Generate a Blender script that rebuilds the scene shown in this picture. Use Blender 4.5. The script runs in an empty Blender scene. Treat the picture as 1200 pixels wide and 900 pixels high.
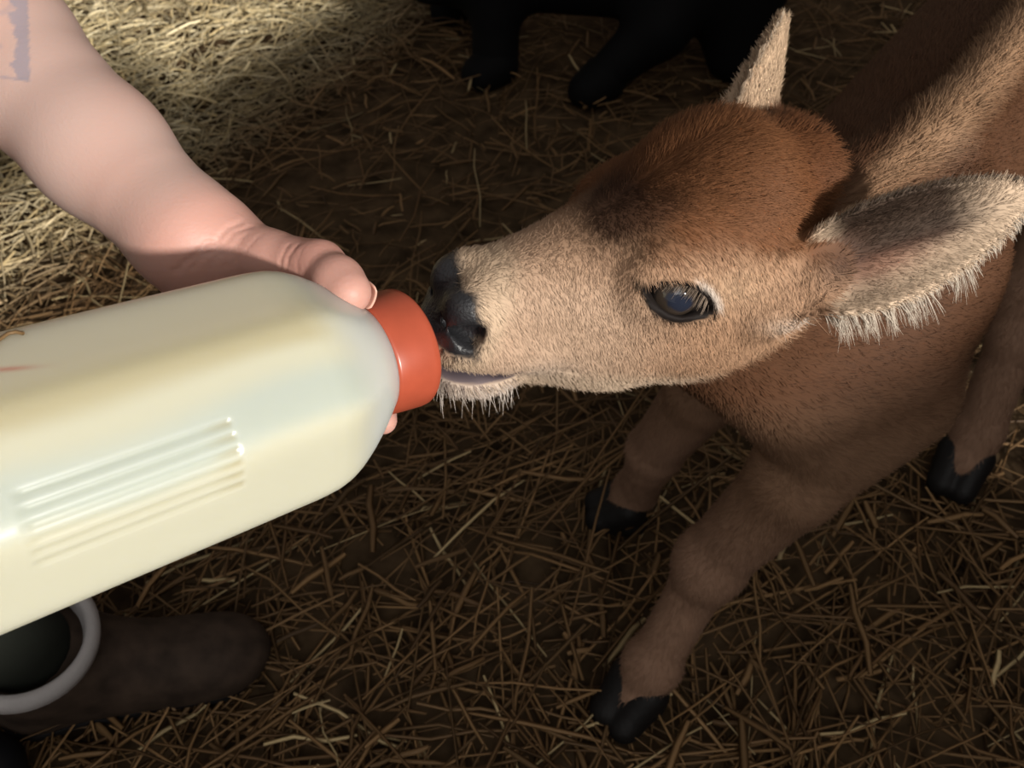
import bpy, math, random
import numpy as np
from mathutils import Vector, Matrix

random.seed(7)
rng = np.random.default_rng(7)
scene = bpy.context.scene
COL = scene.collection

# ------------------------------------------------------------------ camera
CAM_H, PITCH, FPX = 1.0, math.radians(48), 1050.0
cam_data = bpy.data.cameras.new('camera')
cam = bpy.data.objects.new('camera', cam_data)
COL.objects.link(cam)
cam.location = (0, 0, CAM_H)
cam.rotation_euler = (math.pi/2 - PITCH, 0, 0)
cam_data.sensor_fit = 'HORIZONTAL'
cam_data.sensor_width = 36
cam_data.lens = FPX*36/1200
cam_data.clip_start = 0.02
cam_data.dof.use_dof = True
cam_data.dof.focus_distance = 0.52
cam_data.dof.aperture_fstop = 13
scene.camera = cam

# ------------------------------------------------------------------ world, sun, exposure
world = bpy.data.worlds.new('barn_daylight')
scene.world = world
world.use_nodes = True
bg = world.node_tree.nodes['Background']
bg.inputs[0].default_value = (1.0, 0.93, 0.86, 1)
bg.inputs[1].default_value = 0.20
sun_dir = Vector((0.57, -0.72, 0.368)).normalized()       # towards the sun, low over the half wall
sd = bpy.data.lights.new('sun', 'SUN')
sd.energy = 5.5
sd.angle = math.radians(4.0)
sd.color = (1.0, 0.95, 0.88)
sun = bpy.data.objects.new('sun', sd)
COL.objects.link(sun)
sun.location = (3, -4, 3)
sun.rotation_euler = sun_dir.to_track_quat('Z', 'Y').to_euler()
dl = bpy.data.lights.new('fill_light', 'AREA')       # added soft fill from behind the camera, no door built
dl.shape = 'RECTANGLE'; dl.size = 1.8; dl.size_y = 1.6; dl.energy = 17; dl.color = (1.0, .97, .93)
fill_lamp = bpy.data.objects.new('fill_light', dl); COL.objects.link(fill_lamp)
fill_lamp.location = (.15, -1.5, 2.3)
fill_lamp.rotation_euler = (Vector((.15, -1.5, 2.3))-Vector((0, .5, .4))).to_track_quat('Z', 'Y').to_euler()
scene.view_settings.view_transform = 'Standard'
scene.view_settings.look = 'None'
scene.view_settings.exposure = 0.0
scene.view_settings.gamma = 1.0
scene.view_settings.use_curve_mapping = False

# ------------------------------------------------------------------ small helpers
V3 = lambda *a: np.array(a, dtype=np.float64)
def unit(v):
    v = np.asarray(v, float); return v/np.linalg.norm(v)
_f = V3(0, math.cos(PITCH), -math.sin(PITCH)); _u = V3(0, math.sin(PITCH), math.cos(PITCH))
def at(px, py, depth):
    """a place in the barn: along the sight line of a reference pixel, at a given distance"""
    return V3(0, 0, CAM_H) + depth*(_f + (px-600)/FPX*V3(1, 0, 0) + (450-py)/FPX*_u)

def tag(o, label=None, cat=None, group=None, kind=None):
    if label: o['label'] = label
    if cat: o['category'] = cat
    if group: o['group'] = group
    if kind: o['kind'] = kind
    return o
def empty(name, loc):
    o = bpy.data.objects.new(name, None); COL.objects.link(o); o.location = loc
    o.empty_display_size = 0.05
    return o
def link(o, parent=None):
    COL.objects.link(o)
    if parent is not None:
        o.parent = parent
        p, base = parent, Vector((0, 0, 0))
        while p is not None:
            base += p.location; p = p.parent
        o.location = -base
    return o
def mesh_np(name, verts, faces, mat, parent=None, smooth=True, cols=None):
    """faces: (n,k) int array"""
    verts = np.ascontiguousarray(verts, np.float32); faces = np.ascontiguousarray(faces, np.int32)
    me = bpy.data.meshes.new(name)
    n, k = faces.shape
    me.vertices.add(len(verts)); me.vertices.foreach_set('co', verts.ravel())
    me.loops.add(n*k); me.loops.foreach_set('vertex_index', faces.ravel())
    me.polygons.add(n)
    me.polygons.foreach_set('loop_start', np.arange(0, n*k, k, dtype=np.int32))
    me.update(calc_edges=True)
    if smooth: me.polygons.foreach_set('use_smooth', np.ones(n, bool))
    if cols is not None: set_cols(me, cols)
    me.materials.append(mat)
    o = bpy.data.objects.new(name, me)
    return link(o, parent)
def set_cols(me, cols):
    a = me.attributes.new('Col', 'FLOAT_COLOR', 'POINT')
    c = np.ones((len(cols), 4), np.float32); c[:, :3] = cols
    a.data.foreach_set('color', c.ravel())
def vnormals(me):
    a = np.empty(len(me.vertices)*3, np.float32); me.vertex_normals.foreach_get('vector', a)
    return a.reshape(-1, 3)
def hashn(i):
    i = (i.astype(np.uint32)*np.uint32(2654435761)) ^ np.uint32(0x9e3779b9)
    i ^= i >> np.uint32(15); i *= np.uint32(2246822519); i ^= i >> np.uint32(13); i *= np.uint32(3266489917); i ^= i >> np.uint32(16)
    return i.astype(np.float64)/4294967295.0
def noise3(P, freq, seed=0):
    q = np.asarray(P, float)*freq + 1000.0 + seed*17.31
    i = np.floor(q).astype(np.int64); f = q-i; f = f*f*(3-2*f)
    out = 0
    for dx in (0, 1):
        for dy in (0, 1):
            for dz in (0, 1):
                h = hashn((i[:, 0]+dx)*73856093 ^ (i[:, 1]+dy)*19349663 ^ (i[:, 2]+dz)*83492791)
                w = (f[:, 0] if dx else 1-f[:, 0])*(f[:, 1] if dy else 1-f[:, 1])*(f[:, 2] if dz else 1-f[:, 2])
                out = out + h*w
    return out
def sstep(a, b, x):
    t = np.clip((x-a)/(b-a), 0, 1); return t*t*(3-2*t)
def mix(a, b, w):
    return a*(1-w[:, None]) + np.asarray(b)*w[:, None]
def gauss(P, c, r):
    return np.exp(-(((P-np.asarray(c))/np.asarray(r))**2).sum(1))

# ------------------------------------------------------------------ materials
def material(name, color=(0.5, 0.5, 0.5), rough=0.6, spec=0.3, attr=False, bump=0, bscale=100, var=0.0, vscale=20,
             sss=0.0, sssr=(0.01, 0.005, 0.003), sssc=(1, .5, .3), coat=0.0, hairn=False):
    m = bpy.data.materials.new(name); m.use_nodes = True
    nt = m.node_tree; b = nt.nodes['Principled BSDF']
    b.inputs['Base Color'].default_value = (*color, 1)
    b.inputs['Roughness'].default_value = rough
    b.inputs['Specular IOR Level'].default_value = spec
    if coat: b.inputs['Coat Weight'].default_value = coat; b.inputs['Coat Roughness'].default_value = 0.05
    if sss:
        b.inputs['Subsurface Weight'].default_value = sss
        b.inputs['Subsurface Radius'].default_value = sssc
        b.inputs['Subsurface Scale'].default_value = sssr[0]
    src = None
    if attr:
        a = nt.nodes.new('ShaderNodeAttribute'); a.attribute_name = 'Col'; src = a.outputs['Color']
    if var:
        tc = nt.nodes.new('ShaderNodeTexCoord'); nz = nt.nodes.new('ShaderNodeTexNoise')
        nz.inputs['Scale'].default_value = vscale; nz.inputs['Detail'].default_value = 6
        nt.links.new(tc.outputs['Object'], nz.inputs['Vector'])
        mr = nt.nodes.new('ShaderNodeMapRange')
        mr.inputs['From Min'].default_value = .3; mr.inputs['From Max'].default_value = .7
        mr.inputs['To Min'].default_value = 1-var; mr.inputs['To Max'].default_value = 1+var
        nt.links.new(nz.outputs['Fac'], mr.inputs['Value'])
        mx = nt.nodes.new('ShaderNodeVectorMath'); mx.operation = 'SCALE'
        if src: nt.links.new(src, mx.inputs[0])
        else: mx.inputs[0].default_value = color
        nt.links.new(mr.outputs['Result'], mx.inputs['Scale'])
        src = mx.outputs['Vector']
    if src: nt.links.new(src, b.inputs['Base Color'])
    if bump:
        tc = nt.nodes.new('ShaderNodeTexCoord'); nz = nt.nodes.new('ShaderNodeTexNoise')
        nz.inputs['Scale'].default_value = bscale; nz.inputs['Detail'].default_value = 5
        nt.links.new(tc.outputs['Object'], nz.inputs['Vector'])
        bp = nt.nodes.new('ShaderNodeBump'); bp.inputs['Strength'].default_value = bump; bp.inputs['Distance'].default_value = 0.002
        nt.links.new(nz.outputs['Fac'], bp.inputs['Height']); nt.links.new(bp.outputs['Normal'], b.inputs['Normal'])
    if hairn:
        a = nt.nodes.new('ShaderNodeAttribute'); a.attribute_name = 'root_normal'
        g = nt.nodes.new('ShaderNodeNewGeometry')
        m1 = nt.nodes.new('ShaderNodeVectorMath'); m1.operation = 'SCALE'; m1.inputs['Scale'].default_value = 0.45
        nt.links.new(g.outputs['Normal'], m1.inputs[0])
        m2 = nt.nodes.new('ShaderNodeVectorMath'); m2.operation = 'ADD'
        nt.links.new(a.outputs['Vector'], m2.inputs[0]); nt.links.new(m1.outputs['Vector'], m2.inputs[1])
        m3 = nt.nodes.new('ShaderNodeVectorMath'); m3.operation = 'NORMALIZE'
        nt.links.new(m2.outputs['Vector'], m3.inputs[0]); nt.links.new(m3.outputs['Vector'], b.inputs['Normal'])
    return m
M_coat = material('calf_hide', attr=True, rough=.7, spec=.15)
M_fur = material('calf_fur', attr=True, rough=.6, spec=.12, hairn=True)
M_hoof = material('hoof_horn', (.006, .005, .005), rough=.6, spec=.3, bump=.4, bscale=120)
M_eye = material('eyeball', attr=True, rough=.08, spec=.6, coat=.6)
M_lash = material('lash_hair', attr=True, rough=.5, spec=.2)
M_skin = material('skin', attr=True, rough=.5, spec=.35, sss=.25, sssr=(.006,), bump=.12, bscale=420)
M_nail = material('fingernail', (.62, .36, .28), rough=.3, spec=.5)
M_bottle = material('milk_plastic', attr=True, rough=.3, spec=.5, sss=.85, sssr=(.05,), sssc=(1, .95, .75), bump=.04, bscale=60)
M_cap = material('orange_cap_plastic', (.34, .066, .033), rough=.32, spec=.5, var=.08, vscale=60)
M_nipple = material('red_rubber', (.40, .06, .03), rough=.45, spec=.4)
M_straw = material('straw', attr=True, rough=.5, spec=.25)
M_litter = material('trampled_litter', (.075, .048, .026), rough=.9, spec=.1, var=.55, vscale=25, bump=.9, bscale=60)
M_blackcoat = material('black_coat', (.0045, .0045, .005), rough=.75, spec=.12, bump=.4, bscale=150)
M_leather = material('brown_leather', (.048, .032, .023), rough=.75, spec=.2, var=.4, vscale=40, bump=.4, bscale=120)
M_sole = material('dark_sole', (.012, .011, .012), rough=.8, spec=.2)
M_cuff = material('white_cuff', (.42, .40, .40), rough=.9, spec=.1, bump=.3, bscale=300)
M_trouser = material('dark_green_cloth', (.018, .020, .016), rough=.9, spec=.1, bump=.3, bscale=300)
M_shirt = material('dark_shirt', (.03, .035, .045), rough=.9, spec=.1, bump=.3, bscale=250)
M_rubber = material('black_rubber', (.010, .010, .013), rough=.55, spec=.3)
M_board = material('barn_board', (.16, .11, .07), rough=.85, spec=.15, var=.35, vscale=9, bump=.5, bscale=40)

# ------------------------------------------------------------------ signed distance shapes -> one continuous skin
def rc(a, ra, b, rb, k=.012, op='u'):
    a = np.asarray(a, float); b = np.asarray(b, float); ba = b-a; L2 = max(ba@ba, 1e-12)
    def f(P):
        h = np.clip(((P-a)@ba)/L2, 0, 1)
        return np.linalg.norm(P-a-h[:, None]*ba, axis=1) - (ra+(rb-ra)*h)
    return dict(f=f, c=(a+b)/2, r=math.sqrt(L2)/2+max(ra, rb), k=k, op=op)
def ell(c, r, R=None, k=.012, op='u'):
    c = np.asarray(c, float); r = np.asarray(r, float); R = np.eye(3) if R is None else np.asarray(R)
    def f(P):
        q = (P-c)@R
        k0 = np.linalg.norm(q/r, axis=1); k1 = np.linalg.norm(q/(r*r), axis=1)+1e-9
        return k0*(k0-1)/k1
    return dict(f=f, c=c, r=max(r), k=k, op=op)
def chain(pts, rads, k=.012, kin=None):
    return [rc(pts[i], rads[i], pts[i+1], rads[i+1], k if i == 0 else (kin or k)) for i in range(len(pts)-1)]
def eval_sdf(prims, P, c=None, rad=0):
    d = np.full(len(P), 1e3)
    for p in prims:
        if c is not None and np.linalg.norm(c-p['c']) > p['r']+rad+2.5*p['k']+.004: continue
        e = p['f'](P); k = p['k']
        if p['op'] == 'u':
            h = np.clip(.5+.5*(d-e)/k, 0, 1); d = d*(1-h)+e*h-k*h*(1-h)
        else:
            h = np.clip(.5-.5*(d+e)/k, 0, 1); d = d*(1-h)-e*h+k*h*(1-h)
    return d
def surface(prims, lo, hi, h, nb=14):
    """surface nets over the blocks that the skin passes through"""
    lo = np.asarray(lo, float); hi = np.asarray(hi, float)
    nblk = np.ceil((hi-lo)/(h*nb)).astype(int); N = nblk*nb+4
    g = np.stack(np.meshgrid(*[np.arange(n) for n in nblk], indexing='ij'), -1).reshape(-1, 3)
    cen = lo+(g+.5)*nb*h; half = nb*h*.5*1.7321
    dc = np.full(len(g), 1e3)
    for p in prims:                                   # rough cull, then the true value
        if p['op'] == 'u': dc = np.minimum(dc, np.linalg.norm(cen-p['c'], axis=1)-p['r'])
    g = g[dc < half+.03]; cen = lo+(g+.5)*nb*h
    dd = eval_sdf(prims, cen)
    g = g[np.abs(dd) < half*2.2+.008]
    keys, pos, quads = [], [], []
    s = nb+1
    ii = np.stack(np.meshgrid(*[np.arange(s)]*3, indexing='ij'), -1).reshape(-1, 3)
    E = [(a, b) for a in range(8) for b in range(a+1, 8) if bin(a ^ b).count('1') == 1]
    offs = np.array([[(c >> 2) & 1, (c >> 1) & 1, c & 1] for c in range(8)])
    K = lambda q: (q[:, 0]*N[1]+q[:, 1])*N[2]+q[:, 2]
    for b in g:
        base = b*nb
        P = lo+(base+ii)*h
        D = eval_sdf(prims, P, lo+(base+nb/2)*h, half).reshape(s, s, s)
        S = D < 0
        if S.all() or not S.any(): continue
        cs = np.stack([S[o[0]:o[0]+nb, o[1]:o[1]+nb, o[2]:o[2]+nb] for o in offs], -1)
        act = np.argwhere(cs.any(-1) & ~cs.all(-1))
        if len(act):
            vals = np.stack([D[act[:, 0]+o[0], act[:, 1]+o[1], act[:, 2]+o[2]] for o in offs], 1)
            acc = np.zeros((len(act), 3)); cnt = np.zeros(len(act))
            for (a, c) in E:
                va, vb = vals[:, a], vals[:, c]; m = (va < 0) != (vb < 0)
                t = np.where(m, va/np.where(m, va-vb, 1), 0)
                acc += m[:, None]*(offs[a]+(offs[c]-offs[a])*t[:, None]); cnt += m
            keys.append(K(act+base+1)); pos.append(lo+(base+act+acc/cnt[:, None])*h)
        for ax in range(3):
            o = [0, 0, 0]; o[ax] = 1
            A = S[:nb, :nb, :nb]; B = S[o[0]:o[0]+nb, o[1]:o[1]+nb, o[2]:o[2]+nb]
            ed = np.argwhere(A != B)
            if not len(ed): continue
            fl = A[ed[:, 0], ed[:, 1], ed[:, 2]]
            u = np.zeros(3, int); v = np.zeros(3, int); u[(ax+1) % 3] = 1; v[(ax+2) % 3] = 1
            e = ed+base+1
            q = np.stack([K(e-u-v), K(e-v), K(e), K(e-u)], 1)
            q[~fl] = q[~fl][:, ::-1]
            quads.append(q)
    keys = np.concatenate(keys); pos = np.concatenate(pos); quads = np.concatenate(quads)
    od = np.argsort(keys); keys = keys[od]; pos = pos[od]
    ix = np.searchsorted(keys, quads); ix = np.clip(ix, 0, len(keys)-1)
    ok = (keys[ix] == quads).all(1)
    return pos, ix[ok]
def smooth_mesh(V, Q, it=1, w=.5):
    for _ in range(it):
        acc = np.zeros_like(V); cnt = np.zeros(len(V))
        for a in range(4):
            np.add.at(acc, Q[:, a], V[Q[:, (a+1) % 4]]+V[Q[:, (a+3) % 4]]); np.add.at(cnt, Q[:, a], 2)
        V = V+(acc/np.maximum(cnt, 1)[:, None]-V)*w
    return V
def tri_data(V, Q):
    T = np.concatenate([Q[:, [0, 1, 2]], Q[:, [0, 2, 3]]])
    return T, .5*np.linalg.norm(np.cross(V[T[:, 1]]-V[T[:, 0]], V[T[:, 2]]-V[T[:, 0]]), axis=1)
def hair_curves(name, roots, dirs, norms, lens, cols, rad, mat, parent, npt=4, sag=0.5, droop=None):
    """one strand per root, bent from the surface normal towards its lie"""
    n = len(roots)
    cu = bpy.data.hair_curves.new(name); cu.add_curves([npt]*n)
    t = np.linspace(0, 1, npt)
    P = roots[:, None, :]+dirs[:, None, :]*(lens[:, None]*t)[..., None]
    P = P-norms[:, None, :]*(lens[:, None]*sag*.35*t**2)[..., None]
    if droop is not None: P = P+np.asarray(droop)[None, None, :]*(lens[:, None]*t**2)[..., None]
    cu.attributes['position'].data.foreach_set('vector', P.astype(np.float32).ravel())
    ra = cu.attributes.get('radius') or cu.attributes.new('radius', 'FLOAT', 'POINT')
    R = np.asarray(rad)*np.ones(n); R = R[:, None]*(1-.75*t**1.5)
    ra.data.foreach_set('value', R.astype(np.float32).ravel())
    a = cu.attributes.new('Col', 'FLOAT_COLOR', 'CURVE'); c = np.ones((n, 4), np.float32); c[:, :3] = cols
    a.data.foreach_set('color', c.ravel())
    a = cu.attributes.new('root_normal', 'FLOAT_VECTOR', 'CURVE'); a.data.foreach_set('vector', norms.astype(np.float32).ravel())
    cu.materials.append(mat)
    return link(bpy.data.objects.new(name, cu), parent)

# ------------------------------------------------------------------ floor and walls
def bed_h(x, y):
    P = np.stack([x, y, np.zeros_like(x)], 1)
    side = (x+.818)*.876-(y-1.03)*.482                        # distance to the clean heap beyond the person
    return .035*(noise3(P, 3.1)-.5)+.02*(noise3(P, 9, 3)-.5)+.05*sstep(.05, -.5, side)
xs = np.linspace(-2.6, 3.2, 150); ys = np.linspace(-1.6, 4.2, 150)
X, Y = np.meshgrid(xs, ys, indexing='ij'); X = X.ravel(); Y = Y.ravel()
idx = np.arange(150*150).reshape(150, 150)
F = np.stack([idx[:-1, :-1], idx[1:, :-1], idx[1:, 1:], idx[:-1, 1:]], -1).reshape(-1, 4)
floor = mesh_np('floor', np.stack([X, Y, bed_h(X, Y)-.012], 1), F, M_litter)
tag(floor, kind='structure')

def box_verts(L, W, H):
    v = np.array([(x, y, z) for x in (-L/2, L/2) for y in (-W/2, W/2) for z in (-H/2, H/2)], float)
    f = np.array([(0, 1, 3, 2), (4, 6, 7, 5), (0, 4, 5, 1), (2, 3, 7, 6), (0, 2, 6, 4), (1, 5, 7, 3)])
    return v, f
def board_wall(name, p0, d, length, boards, thick=.03):
    """boards: list of (z0, z1, s0, s1): each board an object of its own"""
    root = empty(name, (p0[0], p0[1], 0)); tag(root, kind='structure')
    d = unit(d); nrm = V3(d[1], -d[0], 0)
    for (z0, z1, s0, s1) in boards:
        v, f = box_verts(s1-s0, thick*random.uniform(.85, 1.1), z1-z0-.006)
        c = V3(*p0)+d*(s0+s1)/2+V3(0, 0, (z0+z1)/2)
        w = c+v[:, :1]*d+v[:, 1:2]*nrm+v[:, 2:]*V3(0, 0, 1)
        o = mesh_np('board', w, f, M_board, root, smooth=False)
        bv = o.modifiers.new('edge', 'BEVEL'); bv.width = .003; bv.segments = 1
    return root
# stall wall beside the camera: low sun comes over its top board and through one gap
P0 = V3(1.11-.482*2.6, -.03-.876*2.6, 0); WD = V3(.482, .876, 0)
hb = []
ZB = [0, .14, .315, .410, .55, .69, .82, .922]
for i in range(7):
    z, z1 = ZB[i], ZB[i+1]
    if i == 2: hb += [(z, z1, 0, 2.74), (z, z1, 2.92, 5.6)]
    else: hb.append((z, z1, 0, 5.6))
wall_right = board_wall('wall_right', P0, WD, 5.6, hb)
# plank wall at the back of the barn
wall_back = board_wall('wall_back', V3(-2.6, 4.1, 0), V3(1, 0, 0), 5.7, [(.02+i*.18, .02+(i+1)*.18, 0, 5.7) for i in range(10)])

# ------------------------------------------------------------------ straw
def straw_mesh(name, n, xr, yr, seed, keep, lenr, wr, zr, tint, parent=None):
    r = np.random.default_rng(seed)
    x = r.uniform(*xr, n); y = r.uniform(*yr, n)
    k = keep(x, y, r); x, y = x[k], y[k]; n = len(x)
    L = r.uniform(lenr[0], lenr[1], n)*r.uniform(.6, 1, n); W = r.uniform(wr[0], wr[1], n)
    az = r.normal(.75, 1.0, n); tilt = r.normal(0, .09, n)
    d = np.stack([np.cos(az)*np.cos(tilt), np.sin(az)*np.cos(tilt), np.sin(tilt)], 1)
    s = np.stack([-np.sin(az), np.cos(az), r.normal(0, .5, n)], 1); s /= np.linalg.norm(s, axis=1)[:, None]
    up = np.cross(d, s); bend = r.normal(0, .05, n)*L; kink = r.normal(0, .03, n)*L
    W = W*(1+.35*sstep(1.0, .6, y)); c = np.stack([x, y, bed_h(x, y)+r.uniform(zr[0], zr[1], n)+np.abs(np.sin(tilt))*L*.35], 1)
    rings = []
    for t in (-.5, -.17, .17, .5):
        m = c+d*(L*t)[:, None]+np.array([[0, 0, 1]])*(bend*(.25-t*t)*4)[:, None]+s*(kink*math.sin(t*5))[:, None]
        w = W*(.5 if abs(t) < .4 else .38)
        rings += [m-s*w[:, None], m+up*(w*.55)[:, None], m+s*w[:, None]]
    Vt = np.stack(rings, 1)                                    # n,12,3
    q = []
    for a in range(3):
        b = a*3
        q += [(b, b+1, b+4, b+3), (b+1, b+2, b+5, b+4), (b+2, b, b+3, b+5)]
    Q = (np.arange(n)[:, None, None]*12+np.array(q)[None]).reshape(-1, 4)
    base = tint(x, y, r)
    cols = np.repeat(base, 12, 0)
    o = mesh_np(name, Vt.reshape(-1, 3), Q, M_straw, parent, smooth=False, cols=cols)
    return o
def side_of(x, y): return (x+.818)*.876-(y-1.03)*.482
def tint_bed(x, y, r):
    n = len(x); s = side_of(x, y); P = np.stack([x, y, 0*x], 1)
    sunlit = sstep(.10, -.15, s)  # sun and shade put into the straw colour along the shadow edge
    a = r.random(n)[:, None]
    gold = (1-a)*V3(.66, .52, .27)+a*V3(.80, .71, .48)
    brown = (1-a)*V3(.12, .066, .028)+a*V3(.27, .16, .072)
    dirty_shade = mix(brown, V3(.5, .38, .2), (r.random(n) < .05).astype(float))
    c = mix(dirty_shade, gold, np.clip(sunlit*(.65+.5*noise3(P, 5, 9)), 0, 1))
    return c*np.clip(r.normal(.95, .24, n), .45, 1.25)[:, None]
def dens(x, y, r):
    P = np.stack([x, y, 0*x], 1)
    near = sstep(1.15, .75, y+.25*x)
    k = .20+.80*near*(.55+.6*noise3(P, 2.5, 4)); k = np.maximum(k, sstep(.15, -.1, side_of(x, y)))
    return (r.random(len(x)) < k) & (side_of(x, y) < 2.05)
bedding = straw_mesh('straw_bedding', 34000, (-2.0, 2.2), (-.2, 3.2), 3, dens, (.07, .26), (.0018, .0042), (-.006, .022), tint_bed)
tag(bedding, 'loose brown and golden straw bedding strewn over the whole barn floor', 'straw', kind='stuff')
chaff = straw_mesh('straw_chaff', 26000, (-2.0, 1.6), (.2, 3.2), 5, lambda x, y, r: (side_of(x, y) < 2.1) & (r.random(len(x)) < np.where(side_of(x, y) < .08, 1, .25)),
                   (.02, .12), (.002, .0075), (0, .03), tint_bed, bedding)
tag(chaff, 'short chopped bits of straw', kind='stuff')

# ------------------------------------------------------------------ the calf
Fh = unit(V3(-.93, -.30, .17)); Lh = unit(np.cross([0, 0, 1], Fh)); Uh = np.cross(Fh, Lh)
RH = np.stack([Fh, Lh, Uh], 1)                                # columns: forward, calf's left, up
HS = .01
EYE_LOC = V3(.3, 5.2, 0)
HO = at(797, 350, .55)-RH@(EYE_LOC*HS)
def hw(x, y, z): return HO+RH@(V3(x, y, z)*HS)                # head centimetres -> world
def hl(P): return (P-HO)@RH/HS                                # world -> head centimetres
SEC = np.array([  # x, ztop, zbot, zwide, halfwidth
    (-12.0, 1.4, -3.0, -1.0, 1.5), (-10.5, 4.2, -5.5, -1.0, 4.2), (-8, 6.7, -6.4, -.8, 5.6), (-5, 8.6, -7.6, -.5, 6.2), (-2, 8.3, -9.6, -.5, 6.1),
    (1, 6.4, -11.2, -1.0, 5.4), (4, 3.6, -10.8, -2.3, 4.5), (7, 1.4, -9.1, -3.2, 3.85), (10, 0.0, -8.0, -3.8, 3.45),
    (11.8, -.8, -7.3, -4.1, 3.45), (12.9, -1.7, -7.2, -4.5, 3.25), (13.9, -3.3, -7.0, -5.0, 2.6), (14.6, -4.7, -6.2, -5.3, .9)])
def head_f(P):
    q = hl(P); x = np.clip(q[:, 0], SEC[0, 0], SEC[-1, 0])
    # smooth (cubic) interpolation of the profile
    zt, zb, zw, w = [np.interp(x, XS_, a) for a in FINE_]
    dz = q[:, 2]-zw
    hz = np.where(dz > 0, zt-zw, zw-zb); hz = np.maximum(hz, .4); w = np.maximum(w, .4)
    e = 2.25
    r = (np.abs(q[:, 1]/w)**e+np.abs(dz/hz)**e)**(1/e)
    d = (r-1)*np.minimum(w, hz)
    d = np.maximum(d, np.maximum(q[:, 0]-14.6, -12.0-q[:, 0]))
    return d*HS*.9
XS_ = np.linspace(SEC[0, 0], SEC[-1, 0], 240)
def _hermite(xv, yv, xs):
    m = np.gradient(yv, xv); i = np.clip(np.searchsorted(xv, xs)-1, 0, len(xv)-2)
    h = xv[i+1]-xv[i]; t = (xs-xv[i])/h
    return (2*t**3-3*t**2+1)*yv[i]+(t**3-2*t**2+t)*h*m[i]+(-2*t**3+3*t**2)*yv[i+1]+(t**3-t**2)*h*m[i+1]
FINE_ = [_hermite(SEC[:, 0], SEC[:, j], XS_) for j in (1, 2, 3, 4)]

def hframe(a, b):                                             # two local directions -> world frame (columns a, c, n)
    e = unit(RH@unit(a)); n = RH@unit(b); n = unit(n-e*(n@e)); w = np.cross(n, e)
    return e, w, n
# eyes
EYES = []
for s in (1, -1):
    en = unit(V3(.28, .95*s, .16)); ex = V3(-.92, 0, -.36); ex = unit(ex-en*(ex@en)); ey = np.cross(en, ex)*s
    if ey[2] < 0: ey = -ey
    EYES.append((V3(.2, 4.1*s, 0), ex, ey, en))
EYE_A, EYE_B = 2.45, 1.22
EYE_R = (EYE_A**2+EYE_B**2)/(2*EYE_B); EYE_O = EYE_R-EYE_B
def almond(q, c, ex, ey, en):
    d = q-c; a = d@ex; b = d@ey; n = d@en
    b2 = b+.12*a*np.sign(1) * 0
    d2 = np.maximum(np.hypot(a, b2+EYE_O)-EYE_R, np.hypot(a, b2-EYE_O)-EYE_R)
    return a, b, n, d2
def lid_f(eye):
    def f(P):
        q = hl(P); a, b, n, d2 = almond(q, *eye)
        ns = np.sqrt(np.maximum(2.0**2-a*a*.8-b*b, .05))
        return (np.hypot(np.abs(d2-.12), n-ns+.05)-.26)*HS
    return f
def hole_f(eye):
    def f(P):
        q = hl(P); a, b, n, d2 = almond(q, *eye)
        return np.maximum(d2, -(n-.5))*HS
    return f
# ears
EARS = []
for (base, e, n, Ln, Wm, s) in (
        ((-8.2, 5.4, 1.8), (-.78, .26, .57), (.35, .80, .42), 13.2, 3.7, 1),
        ((-9.2, -4.8, 3.9), (-.26, -.62, .64), (.55, .1, -.3), 9.8, 3.6, -1)):
    e_, w_, n_ = hframe(V3(*e), V3(*n)); EARS.append((hw(*base), e_, w_, n_, Ln*HS, Wm*HS))
def ear_coords(P, ear):
    b, e, w, n, L, W = ear
    d = P-b; u = d@e/L; v = d@w; m = d@n
    uc = np.clip(u, 0, 1)
    Wu = W*1.62*(uc+.12)**.45*(1-uc)**.70+1e-4
    h = (1.05-.75*uc)*np.minimum((v/Wu)**2, 1.6)*Wu-.10*W
    return u, v, m, Wu, h
def ear_f(ear):
    def f(P):
        u, v, m, Wu, h = ear_coords(P, ear)
        th = .0042-.0018*np.clip(u, 0, 1)
        d = np.abs(m-h)*.72-th
        d = np.maximum(d, (np.abs(v)-Wu)*.8)
        return np.maximum(d, np.maximum(-u-.08, u-1)*ear[4])
    return f

B_, N_ = V3(.62, .78, 0), V3(.78, -.62, 0)
def tr(b, l, z): return V3(.33, .60, 0)+B_*b+N_*l+V3(0, 0, z)
RT = np.stack([B_, N_, V3(0, 0, 1)], 1)
calf_prims = [
    ell(tr(.14, -.026, .495), (.24, .090, .122), RT, .03), ell(tr(.40, -.035, .49), (.25, .098, .115), RT, .05),
    ell(tr(.62, 0, .51), (.15, .115, .135), RT, .05), ell(tr(-.07, .01, .455), (.11, .080, .110), RT, .04),
    rc(tr(-.02, .0, .628), .022, tr(.66, 0, .635), .030, .035), rc(tr(.02, -.05, .55), .060, tr(.5, -.05, .55), .075, .03),
    rc(hw(-6, 0, -3.5), .058, tr(-.03, 0, .52), .085, .035), rc(hw(-9, 0, -.5), .034, tr(0, 0, .615), .024, .03),
    rc(hw(-3.0, 0, -6.5), .026, V3(.25, .47, .435), .048, .03), rc(hw(-5, 0, -5.5), .043, tr(-.09, .01, .46), .07, .03),
    ell(tr(-.04, .036, .50), (.080, .040, .11), RT, .03), ell(tr(-.03, -.062, .48), (.09, .045, .13), RT, .03),
]
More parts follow.
